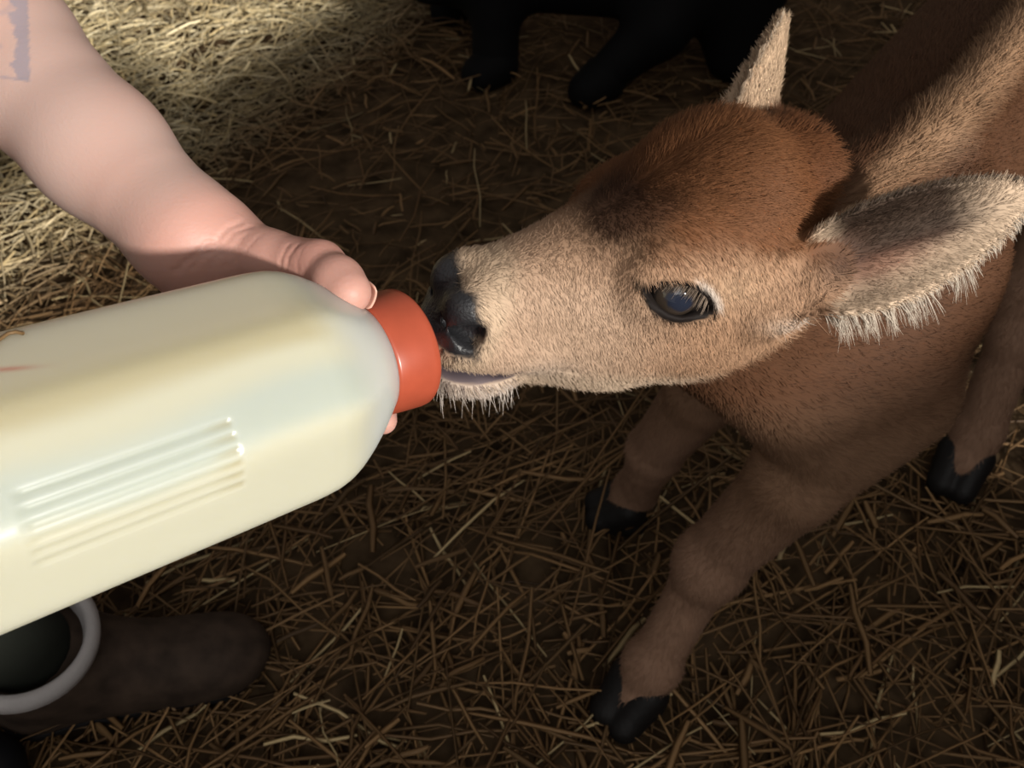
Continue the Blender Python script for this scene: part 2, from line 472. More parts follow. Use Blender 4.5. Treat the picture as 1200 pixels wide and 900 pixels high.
# front legs, then hind legs: elbow, forearm, knee, cannon, fetlock, pastern
LEGS = [
    ([tr(-.10, .06, .45), at(932, 562, .775), at(836, 655, .893), at(820, 682, .915), V3(.152, .424, .078), V3(.136, .408, .042)],
     [.046, .038, .0325, .0258, .026, .026]),
    ([tr(-.10, -.06, .45), V3(.185, .570, .36), V3(.160, .615, .205), V3(.158, .622, .17), V3(.156, .655, .075), V3(.145, .655, .042)],
     [.048, .034, .029, .023, .025, .025]),
    ([tr(.60, .075, .50), tr(.46, .10, .40), V3(.625, .81, .27), V3(.618, .78, .22), V3(.614, .745, .085), V3(.600, .722, .045)],
     [.085, .060, .034, .027, .029, .029]),
    ([tr(.60, -.075, .50), tr(.46, -.09, .40), tr(.60, -.09, .27), tr(.60, -.09, .22), tr(.57, -.09, .085), tr(.55, -.09, .045)],
     [.085, .060, .034, .027, .029, .029])]
for pts, rads in LEGS:
    calf_prims += chain(pts, rads, .022, .014)
calf_prims += [ell(LEGS[0][0][2]+V3(-.006, -.008, -.003), (.034, .034, .040), None, .012), ell(LEGS[0][0][4], (.0295, .0295, .029), None, .012)]
calf_prims += [
    dict(f=head_f, c=hw(2, 0, -2), r=.165, k=.02, op='u'),
    ell(hw(10.9, 0, -8.9), (.030, .0245, .0175), RH, .008), rc(hw(0, 0, -8.0), .022, hw(9.5, 0, -8.5), .018, .012),   # chin and jaw
    ell(hw(12.3, 1.5, -2.7), (.018, .016, .017), RH, .010), ell(hw(12.3, -1.5, -2.7), (.018, .016, .017), RH, .010),    # nostril wings
    ell(hw(13.7, 0, -5.9), (.015, .021, .013), RH, .012),
    ell(hw(-6.7, 5.4, -.7), (.017, .012, .017), RH, .02),
    rc(hw(-6.0, 5.5, -.8), .012, EARS[0][0]-EARS[0][1]*.004-EARS[0][2]*np.sign(EARS[0][2]@Uh)*.013, .014, .022),
    ell(hw(9.5, 2.1, -5.6), (.035, .016, .018), RH, .014), ell(hw(9.5, -2.1, -5.6), (.035, .016, .018), RH, .014),      # lip pads
    ell(hw(-9.0, -.6, 5.8), (.024, .034, .022), RH, .02),                                                             # poll
    rc(hw(-8.2, 4.6, 1.8), .024, EARS[0][0]+EARS[0][1]*.006, .0175, .014), rc(hw(-8.8, -4.0, 3.4), .022, EARS[1][0]+EARS[1][1]*.012, .018, .014),
]
for i, s in enumerate((1, -1)):
    calf_prims += [ell(hw(.4, 4.3*s, .9), (.034, .015, .027), RH, .014)]
for ear in EARS:
    calf_prims.append(dict(f=ear_f(ear), c=ear[0]+ear[1]*ear[4]*.5, r=ear[4]*.62, k=.010, op='u'))
for ear in EARS:
    calf_prims.append(ell(ear[0]-ear[1]*.006-ear[3]*.010, (.022, .021, .010), np.stack([ear[1], ear[2], ear[3]], 1), .014))
for i, s in enumerate((1, -1)):
    c = hw(*(EYES[i][0]+EYES[i][3]*1.4))
    calf_prims.append(dict(f=hole_f(EYES[i]), c=c, r=.034, k=.003, op='s'))
    calf_prims.append(dict(f=lid_f(EYES[i]), c=c, r=.034, k=.005, op='u'))
    # nostrils: comma-shaped openings
    calf_prims.append(rc(hw(13.6, 1.3*s, -3.7), .0040, hw(12.7, 2.95*s, -3.6), .0078, .004, 's'))
    calf_prims.append(rc(hw(12.7, 2.95*s, -3.5), .0070, hw(12.0, 2.9*s, -2.8), .0030, .004, 's'))
# mouth: a slit that widens towards the front where the teat sits
RM = np.stack([unit(RH@V3(1, 0, -.05)), Lh, unit(RH@V3(.05, 0, 1))], 1)
calf_prims.append(ell(hw(12.2, 0, -7.25), (.041, .042, .0066), RM, .003, 's'))

lo = V3(-.10, .25, .0); hi = V3(1.05, 1.45, .80)
CV, CQ = surface(calf_prims, lo, hi, .0024)
CV = smooth_mesh(CV, CQ, 1, .5)

def crease(V, N, pts, depth, sig):
    pts = np.asarray(pts); D = np.full(len(V), 1e3)
    for a, b in zip(pts[:-1], pts[1:]):
        ba = b-a; h = np.clip(((V-a)@ba)/max(ba@ba, 1e-10), 0, 1); D = np.minimum(D, np.linalg.norm(V-a-h[:, None]*ba, axis=1))
    return V-N*(depth*np.exp(-(D/sig)**2))[:, None]

def snap(V, pts, n=7, view=True):
    out = []; O = V3(0, 0, CAM_H)
    for a, b in zip(pts[:-1], pts[1:]):
        for t in np.linspace(0, 1, n, endpoint=False): out.append(np.asarray(a)*(1-t)+np.asarray(b)*t)
    out.append(np.asarray(pts[-1])); res = []
    for p in out:
        if view:
            d = unit(p-O); r = V-O; t = r@d; pd = np.linalg.norm(r-t[:, None]*d, axis=1)
            c = np.where(pd < .0025)[0]
            if len(c): res.append(V[c[np.argmin(t[c])]])
        else: res.append(V[np.argmin(((V-p)**2).sum(1))])
    return res

def coat_color(P):
    q = hl(P); x, y, z = q[:, 0], q[:, 1], q[:, 2]; ay = np.abs(y)
    c = np.tile(V3(.080, .036, .018), (len(P), 1))                                 # body, dark to paint in the shade of the upper flank
    rel = P-V3(.33, .60, 0); l = rel@N_
    c = mix(c, V3(.24, .14, .085), sstep(.52, .42, P[:, 2]))
    c = mix(c, V3(.30, .18, .105), sstep(.615, .645, P[:, 2])*sstep(.028, .006, np.abs(l)))   # lit ridge of the back painted paler
    c = mix(c, V3(.30, .18, .12), sstep(.40, .25, P[:, 2]))                       # legs
    inh = sstep(-13, -8, x)*sstep(-14, -11, z)*sstep(19, 16, np.abs(x))*sstep(9.0, 7.5, ay)
    zb = -10.6+.75*np.maximum(0, -(x-.5)); inh = inh*sstep(zb-1.4, zb+.3, z)                 # neck shade behind the jaw line painted into the coat
    h = np.tile(V3(.36, .215, .13), (len(P), 1))
    n = noise3(P, 90, 5)-.5
    h = mix(h, V3(.43, .295, .205), sstep(-2, 6, x-.2*z)*sstep(3.5, -1.5, z))       # cream muzzle and cheek
    h = mix(h, V3(.52, .39, .28), sstep(-6.2, -8.6, z)*sstep(13, 8, ay+4))            # pale jaw line
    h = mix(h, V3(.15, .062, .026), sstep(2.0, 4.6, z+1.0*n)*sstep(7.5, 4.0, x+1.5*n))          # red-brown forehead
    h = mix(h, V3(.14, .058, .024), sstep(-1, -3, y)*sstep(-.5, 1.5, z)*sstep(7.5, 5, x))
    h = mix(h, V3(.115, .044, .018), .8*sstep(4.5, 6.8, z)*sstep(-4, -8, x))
    h = mix(h, V3(.030, .014, .008), .92*np.clip(1.5*gauss(q, (3.8, .5, 3.7), (2.4, 3.0, 2.2)), 0, 1))   # dark patch above the bridge, marking plus painted shade
    h = mix(h, V3(.05, .022, .011), .8*np.clip(1.25*gauss(q, (1.6, 2.4, 4.6), (2.6, 1.0, 1.1)), 0, 1))  # streak painting in the shade of the brow hollow
    h = mix(h, V3(.46, .31, .20), .6*gauss(q, (-2.2, 6, 1.2), (2.4, 2, 1.6)))          # pale over the eye
    h = mix(h, V3(.52, .40, .28), sstep(10.5, 12.2, x+.35*z+1.5)*.55)
    h = mix(h, V3(.62, .54, .46), .85*gauss(q, (-8.0, 6.8, -1.0), (2.2, 2.2, .8)))
    # nose pad
    pad = sstep(11.9, 12.6, x+.9*n-.10*(z+3.4)*(z > -3.4)+.9*np.exp(-((ay-2.6)/1.0)**2)*np.exp(-((z+3.2)/1.1)**2))*sstep(-5.35, -4.9, z+.25*n)
    h = mix(h, V3(.016, .016, .018), pad)
    h = mix(h, V3(.43, .34, .27), .7*gauss(np.stack([x, ay, z], 1), (8.0, 3.2, -7.0), (2.8, 2, 1.5)))
    lip = mix(np.tile(V3(.16, .125, .13), (len(P), 1)), V3(.045, .034, .040), sstep(-8.9, -8.0, z+.5*n))
    lipw = sstep(1.15, .85, np.abs(z+7.75+.05*(x-12.4)))*sstep(8.4, 9.0, x)
    h = h*(1-lipw[:, None])+lip*lipw[:, None]
    h = mix(h, V3(.55, .47, .42), .7*sstep(-8.7, -9.0, z)*sstep(8, 9.2, x))
    for eye in EYES:
        a, b, nn, d2 = almond(q, *eye)
        near = sstep(-.5, .6, nn)
        tear = gauss(np.stack([a, b, nn*0], 1), (-2.9, -.05, 0), (.55, .32, 1))*near
        h = mix(h, V3(.035, .022, .014), np.clip(1.2*tear, 0, 1))
        h = mix(h, V3(.66, .56, .48), .95*near*sstep(.95, .45, d2)*sstep(.1, .7, b)*sstep(-.6, .6, a))   # pale upper lid
        h = mix(h, V3(.010, .007, .006), near*sstep(.50, .24, d2))
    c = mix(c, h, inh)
    for i, ear in enumerate(EARS):
        u, v, m, Wu, hh = ear_coords(P, ear)
        on = sstep(.0, .10, u)*(np.abs(m-hh) < .008)*(np.abs(v) < Wu*1.15)*sstep(1.2, 1.0, u)
        inner = (m > hh)
        t = v/Wu
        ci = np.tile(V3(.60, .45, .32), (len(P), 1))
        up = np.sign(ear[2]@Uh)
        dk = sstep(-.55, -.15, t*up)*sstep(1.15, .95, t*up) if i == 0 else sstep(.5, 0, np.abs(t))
        ci = mix(ci, V3(.030, .017, .012), dk*sstep(.95, .6, u)*sstep(.08, .2, u)*(.96 if i == 0 else .3))  # shade under the upper rim painted into the inner ear
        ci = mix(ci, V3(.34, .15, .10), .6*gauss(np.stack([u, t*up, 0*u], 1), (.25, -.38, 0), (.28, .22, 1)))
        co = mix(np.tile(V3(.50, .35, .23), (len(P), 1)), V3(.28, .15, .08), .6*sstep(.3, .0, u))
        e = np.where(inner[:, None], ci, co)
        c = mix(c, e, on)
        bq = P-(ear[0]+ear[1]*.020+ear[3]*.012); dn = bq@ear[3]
        c = mix(c, V3(.07, .036, .024), .85*np.exp(-((bq@ear[1])/.017)**2-((bq@ear[2])/.019)**2)*sstep(.03, .02, np.abs(dn)))  # dark of the ear hollow painted on, no canal cut
    return c
calf = empty('calf', (float(tr(.2, 0, 0)[0]), float(tr(.2, 0, 0)[1]), 0))
tag(calf, 'fawn brown calf with a reddish forehead, nose against the milk bottle', 'calf')
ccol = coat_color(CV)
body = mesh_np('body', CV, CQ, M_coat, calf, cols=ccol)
CN = vnormals(body.data)
# folds behind the nostril and at the mouth corner
V2 = CV
for pts, dp in (([(12.0, 1.2, -.7), (11.9, 2.6, -1.6), (11.6, 3.3, -2.6)], .0012), ([(11.2, 1.0, -.5), (11.0, 2.4, -1.3), (10.8, 3.2, -2.4)], .0009),
                ([(10.6, 3.3, -3.2), (10.2, 3.5, -4.4), (10.3, 3.3, -5.4)], .0008), ([(7.2, 3.3, -7.0), (6.0, 3.5, -7.2), (4.6, 3.8, -7.5)], .0014),
                ([(9.2, 3.2, -7.0), (8.4, 3.4, -6.7), (8.0, 3.4, -6.3)], .0015)):
    V2 = crease(V2, CN, snap(CV, [hw(*p) for p in pts], 6, False), dp, .0022)
body.data.vertices.foreach_set('co', V2.astype(np.float32).ravel()); body.data.update()
CV = V2

# bare wet nose
M_nose = material('wet_nose', attr=True, rough=.33, spec=.55, bump=.35, bscale=500)
body.data.materials.append(M_nose)
fm = (np.linalg.norm(ccol[CQ], axis=2).mean(1) < .06) & (hl(CV[CQ].mean(1))[:, 0] > 11)
body.data.polygons.foreach_set('material_index', fm.astype(np.int32))
# eyeballs
def uv_sphere(c, r, R, nu=48, nv=32):
    th = np.linspace(0, math.pi, nv+1); ph = np.linspace(0, 2*math.pi, nu, endpoint=False)
    T, Ph = np.meshgrid(th, ph, indexing='ij')
    loc = np.stack([np.sin(T)*np.cos(Ph), np.sin(T)*np.sin(Ph), np.cos(T)], -1).reshape(-1, 3)
    i = np.arange((nv+1)*nu).reshape(nv+1, nu); j = np.roll(i, -1, 1)
    Q = np.stack([i[:-1], i[1:], j[1:], j[:-1]], -1).reshape(-1, 4)
    return c+(loc*r)@R.T, Q, loc
for i in range(2):
    c, ex, ey, en = EYES[i]
    R = np.stack([RH@ex, RH@ey, RH@en], 1)
    v, q, loc = uv_sphere(hw(*c), .0182, R)
    el = np.hypot(loc[:, 0]/.50, loc[:, 1]/.36); ir = np.hypot(loc[:, 0], loc[:, 1])
    cc = np.tile(V3(.022, .018, .016), (len(v), 1))
    cc = mix(cc, V3(.050, .036, .026), sstep(.80, .72, ir)*sstep(.0, .3, loc[:, 2]))
    cc = mix(cc, V3(.016, .020, .034), sstep(1.1, .9, el)*(loc[:, 2] > 0))
    v = v+(RH@en)[None]*(.0012*sstep(.7, .3, ir)*(loc[:, 2] > 0))[:, None]
    mesh_np('eye', v, q, M_eye, calf, cols=cc)
# hooves: two claws each
for pts, rads in LEGS:
    p, f = pts[5], pts[4]
    fd = p-f; fd[2] = 0
    fd = unit(fd) if np.linalg.norm(fd) > .004 else -B_
    sd_ = V3(-fd[1], fd[0], 0)
    pr = []
    for s in (1, -1):
        a = p+sd_*.014*s+V3(0, 0, .010)-fd*.004; b = p+fd*.032+sd_*.013*s; b[2] = .026
        c0 = p-fd*.010+sd_*.012*s; c0[2] = .020
        pr += [rc(a, .0225, b, .0175, .006), rc(c0, .021, b, .0175, .006)]
    gz = bed_h(np.array([p[0]]), np.array([p[1]]))[0]
    sv, sq = surface(pr, p-.07, p+.07, .0028, 10)
    zb = max(.002, gz-.010); sv[:, 2] = np.maximum(sv[:, 2], zb)
    mesh_np('hoof', sv, sq, M_hoof, calf)

# ---- fur
T, A = tri_data(CV, CQ)
cen = CV[T].mean(1); ql = hl(cen)
zb_ = -10.6+.75*np.maximum(0, -(ql[:, 0]-.5))
inhw = sstep(-13, -8, ql[:, 0])*sstep(9, 7, np.abs(ql[:, 1]))*sstep(zb_-2.5, zb_+.5, ql[:, 2])*(ql[:, 0] < 17)
inh_ = inhw > rng.random(len(ql))
earw = np.zeros(len(cen), bool)
for ear in EARS:
    u, v, m, Wu, hh = ear_coords(cen, ear); earw |= (u > .0) & (u < 1.05) & (np.abs(m-hh) < .012) & (np.abs(v) < Wu*1.3)
wgt = A*np.maximum(np.where(earw, 3.6, 1.0), .95+2.65*inhw)*np.where((cen-V3(.33, .6, 0))@B_ > .35, .35, 1)
padm = np.linalg.norm(coat_color(cen), axis=1) < .05
padm &= (ql[:, 0] > 10) & inh_
wgt[padm] *= .02
for eye in EYES:
    a, b, nn, d2 = almond(ql, *eye); wgt[(d2 < .2) & (nn > 0) & (np.abs(a) < 3)] = 0
wgt[(np.abs(ql[:, 2]+7.75+.05*(ql[:, 0]-12.4)) < .95) & (ql[:, 0] > 8.6) & inh_] = 0
wgt[cen[:, 2] < .05] = 0
NF = 260000
ti = np.searchsorted(np.cumsum(wgt)/wgt.sum(), rng.random(NF)); ti = np.clip(ti, 0, len(T)-1)
r1 = np.sqrt(rng.random(NF)); r2 = rng.random(NF)
bw = np.stack([1-r1, r1*(1-r2), r1*r2], 1)
roots = (CV[T[ti]]*bw[..., None]).sum(1); nr = (CN[T[ti]]*bw[..., None]).sum(1); nr /= np.linalg.norm(nr, axis=1)[:, None]+1e-9
q = hl(roots); inh_r = inh_[ti]; ear_r = earw[ti]
fl = np.tile(B_*.9+V3(0, 0, -.45), (NF, 1))
low = sstep(.40, .33, roots[:, 2]); fl = mix(fl, V3(.1, .1, -1), low)
side = np.sign(q[:, 1])
head_fl = np.stack([-.55-.2*sstep(2, 6, q[:, 2]), side*.45*sstep(1, 5, q[:, 2]), -.75+1.0*sstep(2.5, 6, q[:, 2])], 1)
wob = noise3(roots, 60, 2)-.5; wob2 = noise3(roots, 60, 8)-.5
head_fl += np.stack([wob*.45, wob2*.45, wob*.2], 1)
fl = np.where(inh_r[:, None], head_fl@RH.T, fl)
for ear in EARS:
    u, v, m, Wu, hh = ear_coords(roots, ear); on = (u > 0) & (np.abs(m-hh) < .012) & (np.abs(v) < Wu*1.3)
    fl = np.where((on & ear_r)[:, None], ear[1]*.7+ear[2]*(np.clip(v/Wu*1.6, -1, 1)*.8)[:, None], fl)
fl += rng.normal(0, .16, (NF, 3))
fl = fl-nr*(fl*nr).sum(1)[:, None]; fl /= np.linalg.norm(fl, axis=1)[:, None]+1e-9
lift = np.clip(rng.normal(.34, .10, NF), .08, .8)
poll = sstep(4, 6.5, q[:, 2])*inh_r; lift = lift+poll*.25
d = fl*np.cos(lift)[:, None]+nr*np.sin(lift)[:, None]
ln = np.where(inh_r, .0062, .0095)*rng.uniform(.6, 1.25, NF)
ln = ln*(1+1.1*poll+.8*sstep(-6.5, -9, q[:, 2])*inh_r)
ln = np.where(padm[ti], ln*.4, ln); ln = np.where(ear_r, .0065*rng.uniform(.6, 1.3, NF), ln)
crest = sstep(.57, .63, roots[:, 2])*(~inh_r)*(~ear_r); ln = ln*(1+.7*crest)
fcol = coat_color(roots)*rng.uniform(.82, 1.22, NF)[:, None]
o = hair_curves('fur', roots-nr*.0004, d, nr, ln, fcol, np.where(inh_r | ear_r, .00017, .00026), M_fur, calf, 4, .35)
tag(o, kind='stuff')

# long pale hairs: ear fringe, chin whiskers, lashes
ur = []; ud = []; un = []; ul = []; uc = []
def long_hair(root, dirn, nrm, length, col):
    ur.append(root); ud.append(dirn); un.append(nrm); ul.append(length); uc.append(col)
for i, ear in enumerate(EARS):
    b, e, w, n, L, W = ear
    upw = np.sign(w@Uh)
    for k in range(2400 if i == 0 else 900):
        u = random.random()**1.1*.97; s = random.choice((1, -1))
        lower = s*upw < 0
        v0 = s*random.uniform(.86, 1.0)
        P = b+e*u*L; uu, vv, mm, Wu, hh = ear_coords(P[None], ear)
        v = v0*Wu[0]; uu, vv, mm, Wu, hh = ear_coords((P+w*v)[None], ear)
        root = P+w*v+n*hh[0]
        clump = math.sin(u*60+i)*.25+math.sin(u*143)*.18
        if i == 0 and lower:
            ll = random.uniform(.005, .017)*(1.35 if u < .45 else .62)+(.012*math.exp(-((u-.62)/.04)**2))
            dr = unit(w*s*.9+e*(.35+clump)+n*.25+V3(0, 0, -.3)+rng.normal(0, .10, 3)); col = V3(.58, .50, .41)*random.uniform(.75, 1.15)
        else:
            ll = random.uniform(.003, .008); dr = unit(w*s*.5+e*.85+n*.15+rng.normal(0, .12, 3)); col = (V3(.13, .10, .075) if i == 0 else V3(.50, .40, .30))*random.uniform(.75, 1.15)
        long_hair(root, dr, n, ll, col)
for k in range(230):
    a = random.uniform(-1, 1); x = 11.2+random.uniform(-2.6, 2.9)
    yy = a*2.1; root = hw(x-.5, yy, -10.0-.25*random.random()+.30*abs(a))
    long_hair(root, unit(RH@V3(random.uniform(-.5, .15), a*.5, -1)), RH@V3(0, 0, -1), random.uniform(.006, .020), V3(.55, .48, .42))
for i in range(2):
    c, ex, ey, en = EYES[i]
    for k in range(90):
        a = random.uniform(-1.7, 2.0); bb = math.sqrt(max(EYE_R**2-a*a, 0))-EYE_O
        nn = math.sqrt(max(4-a*a*.8-bb*bb, .05))
        root = hw(*(c+ex*a+ey*(bb+.12)+en*(nn+.22)))
        long_hair(root, unit(RH@(en*.75-ey*.55-ex*(.35-.15*a)+rng.normal(0, .1, 3))), RH@en, random.uniform(.007, .013), V3(.16, .12, .09)*random.uniform(.5, 1.6))
o = hair_curves('long_hair', np.array(ur), np.array(ud), np.array(un), np.array(ul), np.array(uc), .00017, M_lash, calf, 5, .5, (0, 0, -.22))
tag(o, 'long pale hairs fringing ears, chin and eyelids', kind='stuff')

# ------------------------------------------------------------------ milk bottle
BS = 1.09                                                      # bottle and hand size
CAPC = at(436, 420, .490*BS)                                     # centre of the seam between cap and bottle
BBACK = at(-40, 578, .372*BS)
BA = unit(CAPC-BBACK)                                          # axis, base to cap
bn = V3(0, 0, 1)-BA*BA[2]; bn = unit(bn); bs = np.cross(BA, bn)   # up and side
if bs[1] > 0: bs = -bs                                         # side faces the camera
bottle = empty('milk_bottle', CAPC-BA*.13*BS)
tag(bottle, 'large milky white calf feeding bottle with orange cap, gripped by a hand', 'bottle')
NT, NA = 330, 300
tt = np.concatenate([np.linspace(0, .06, 90), np.linspace(.06, .27, NT-100)[1:], np.linspace(.27, .28, 11)[1:]])
PR = np.array([(0, .0290), (.003, .0305), (.008, .0350), (.016, .0415), (.026, .0480), (.036, .0535), (.044, .0570), (.052, .0590), (.062, .0598), (.10, .0600), (.265, .0600), (.274, .0575), (.279, .050), (.28, .0)])
rad = np.interp(tt, PR[:, 0], PR[:, 1])
kern = np.ones(9)/9; rs = np.convolve(np.pad(rad, 4, 'edge'), kern, 'valid'); rad = np.where(tt < .255, rs, rad)
ang = np.linspace(0, 2*math.pi, NA, endpoint=False)
ca, sa = np.cos(ang), np.sin(ang)
def oct_r(a, e):                                               # rounded octagon, unit circumradius-ish
    p = np.zeros_like(a)
    for k in range(8): p = p+np.maximum(np.cos(a-(k+.5)*math.pi/4-.36), 0)**e
    return p**(-1/e)
oc = oct_r(ang, 26)/np.mean(oct_r(ang, 26))
bl = sstep(.004, .04, tt)[:, None]
Rr = rad[:, None]*(1-bl+bl*oc[None])
# grip ribs on the side towards the viewer
camdir = V3(0, 0, CAM_H)-(CAPC-BA*.14*BS); cu_, cs_ = camdir@bn, camdir@bs; a0 = math.atan2(cs_, cu_)
da = (ang-a0+math.pi) % (2*math.pi)-math.pi
arc = da*.06                                                   # metres round the bottle, + away from the top
RIB0, RIBP, NRIB = .004, .0060, 6
sgn = 1.0
ph = (arc-RIB0)/RIBP
inr = sstep(-.3, .2, ph)*sstep(NRIB+.3, NRIB-.2, ph)
prof = .5-.5*np.cos(2*math.pi*ph)
win = sstep(.104, .107, tt)*sstep(.194, .188, tt)
Rr = Rr-(win[:, None]*(inr*(.0010*prof))[None])
BVt = CAPC+BS*(-BA*tt[:, None, None]+bn*(Rr*ca[None])[..., None]+bs*(Rr*sa[None])[..., None])
BVt = BVt.reshape(-1, 3)
i = np.arange(len(tt)*NA).reshape(len(tt), NA); j = np.roll(i, -1, 1)
Q = np.stack([i[:-1], j[:-1], j[1:], i[1:]], -1).reshape(-1, 4)
TT = np.repeat(tt, NA); AR = np.tile(arc, len(tt))
bc = np.tile(V3(.56, .53, .41), (len(TT), 1))
nz = noise3(BVt, 18, 3)-.5
bc = mix(bc, V3(.47, .50, .45), .85*sstep(-.012, .004, AR+.012*nz)*sstep(.026, .014, AR+.01*nz))                   # bluish band of thinner plastic
bc = mix(bc, V3(.44, .37, .22), .75*sstep(-.052, -.028, AR)*sstep(-.012, -.022, AR+.012*nz)*sstep(.028, .06, TT+.02*nz))        # yellow-brown stain on the upper facet
bc = mix(bc, V3(.62, .55, .41), .85*sstep(-.026, -.04, AR)*sstep(.04, .07, TT))
bc = mix(bc, V3(.56, .56, .52), sstep(.050, .012, TT+.03*nz))
bc = mix(bc, V3(.40, .32, .15), .35*win[np.repeat(np.arange(len(tt)), NA)]*np.tile(inr*prof, len(tt))*sstep(.122, .107, TT))
bc = mix(bc, V3(.52, .16, .11), .75*np.exp(-((TT-.176)/.009)**2)*np.exp(-((AR+.046+.35*(TT-.176))/.0015)**2))       # red scuff
bc = bc*np.array([.86, .89, .90])
mesh_np('bottle_body', BVt, Q, M_bottle, bottle, cols=bc)
def lathe(name, prof, c, ax, mat, parent, n=72, flute=None):
    a = unit(ax); e1 = unit(np.cross(a, V3(.3, .1, 1))); e2 = np.cross(a, e1)
    an = np.linspace(0, 2*math.pi, n, endpoint=False)
    vs = []
    for (t, r) in prof:
        vs.append(c+a*t+(e1*np.cos(an)[:, None]+e2*np.sin(an)[:, None])*r)
    vs = np.concatenate(vs); i = np.arange(len(prof)*n).reshape(len(prof), n); j = np.roll(i, -1, 1)
    return mesh_np(name, vs, np.stack([i[:-1], j[:-1], j[1:], i[1:]], -1).reshape(-1, 4), mat, parent)
capp = [(-.004, .012), (-.004, .0308), (-.0035, .0320), (-.002, .0324), (.003, .0329), (.006, .0332), (.018, .0341), (.0210, .0339), (.0226, .0328), (.0235, .0303), (.0235, .020), (.0237, .001)]
lathe('bottle_cap', [(t*BS, r*BS) for t, r in capp], CAPC, BA, M_cap, bottle, 96)
mouth = hw(12.0, 0, -7.3)
c1 = CAPC+BA*.0215*BS
nd = unit(mouth-c1); nl = np.linalg.norm(mouth-c1)
lathe('nipple', [(0, .020), (.004, .0195), (.007, .013), (.012, .0095), (nl*.6, .0080), (nl*.9, .0078), (nl, .006), (nl+.004, .001)], c1, nd, M_nipple, bottle, 32)

# ------------------------------------------------------------------ the person holding the bottle
person = empty('person', (-.70, .45, 0))
tag(person, 'person feeding the calf: bare tattooed forearm, hand round the bottle, brown boot', 'person')
def ata(px, py, d): return at(px, py, d*BS)
def rca(a, ra, b, rb, k=.012): return rc(a, ra*BS, b, rb*BS, k)
wrist = ata(222, 278, .515); elbow = ata(-150, -85, .60); shoulder = V3(-.78, .62, 1.12)
thumb = [ata(262, 283, .515), ata(318, 303, .500), ata(375, 312, .482), ata(408, 342, .462)]
knuck = [ata(372, 340, .545), ata(345, 385, .553), ata(315, 425, .553), ata(285, 455, .545)]
tips = [[ata(418, 402, .556), ata(446, 458, .535), ata(449, 493, .508)],
        [ata(395, 455, .556), ata(408, 505, .530), ata(398, 515, .502)],
        [ata(365, 495, .552), ata(378, 540, .528), ata(368, 545, .500)],
        [ata(330, 520, .540), ata(340, 556, .515), ata(330, 560, .490)]]
arm = []
mid = wrist*.42+elbow*.58; q3 = wrist*.75+elbow*.25
arm += [rca(shoulder, .062, elbow, .047, .03), rca(elbow, .049, mid, .0475, .03), rca(mid, .0475, q3, .037, .02), rca(q3, .037, wrist, .0305, .02)]
arm += [rca(wrist, .029, ata(292, 335, .538), .030, .02)]
for kx in knuck: arm.append(rca(ata(250, 310, .53), .022, kx, .0125, .016))
arm += [rca(thumb[0], .0195, thumb[1], .0150, .014), rca(thumb[1], .0150, thumb[2], .0135, .007), rca(thumb[2], .0135, thumb[3], .0120, .005),
        ell(thumb[2]*.35+thumb[3]*.65+V3(0, 0, .001), (.0150, .0150, .0147), None, .005)]
arm += [rca(ata(245, 300, .535), .022, ata(305, 330, .535), .020, .012)]
for kx, (a, b, c) in zip(knuck, tips):
    arm += [rca(kx, .0115, a, .0100, .006), rca(a, .0100, b, .0090, .003), rca(b, .0090, c, .0080, .003)]
pts = np.array([wrist, elbow, shoulder, *knuck, *[p for t_ in tips for p in t_], *thumb])
AV, AQ = surface(arm, pts.min(0)-.09, pts.max(0)+.09, .0017)
AV = smooth_mesh(AV, AQ, 2, .5)
ax = unit(wrist-elbow); rel = AV-elbow; ta = rel@ax/np.linalg.norm(wrist-elbow)
sk = np.tile(V3(.46, .295, .25), (len(AV), 1))
sk = mix(sk, V3(.46, .325, .285), sstep(.25, .75, noise3(AV, 22, 4))*.7)
sk = mix(sk, V3(.49, .25, .20), sstep(.93, 1.06, ta)*.75)
sk = mix(sk, V3(.50, .20, .15), .6*gauss(AV, thumb[2], (.016, .016, .016)))
# tattoo: frame edge on the forearm
o0 = ata(35, 94, .50); t_up = unit(ata(33, 20, .50)-o0); t_lf = unit(ata(-10, 88, .50)-o0)
cd = unit(V3(0, 0, CAM_H)-o0)
t_lf = unit(np.cross(t_up, cd)); t_lf = t_lf*np.sign(t_lf@(ata(-10, 88, .50)-o0)); t_up = unit(np.cross(cd, t_lf)); t_up = t_up*np.sign(t_up[2])
rel = AV-o0; tu = rel@t_up; tl = rel@t_lf; front = sstep(-.075, -.05, rel@cd)
n1 = noise3(np.stack([tu, tu*0, tu*0], 1), 260, 3); n2 = noise3(np.stack([tu, tu*0+5, tu*0], 1), 700, 4)
band = sstep(-.0006, .0004, tl)*sstep(.0062+.005*n1+.0015*n2, .0048+.005*n1+.0015*n2, tl)*sstep(-.001, .0, tu)*sstep(.11, .10, tu)
line = sstep(.0013, .0006, np.abs(tu+.0002))*sstep(-.0005, .0005, tl)*sstep(.08, .07, tl)
spot = np.exp(-((tl-.0165)/.0016)**2-((tu-.018)/.0014)**2)
ring = sstep(.0022, .0012, np.abs(np.hypot(tl-.0185, tu-.048)-.010))
sk = mix(sk, V3(.27, .23, .26), np.clip((band*.85+line*.6+spot*.6+ring*.35)*front, 0, .9))
armo = mesh_np('arm', AV, AQ, M_skin, person, cols=sk)
AN = vnormals(armo.data)
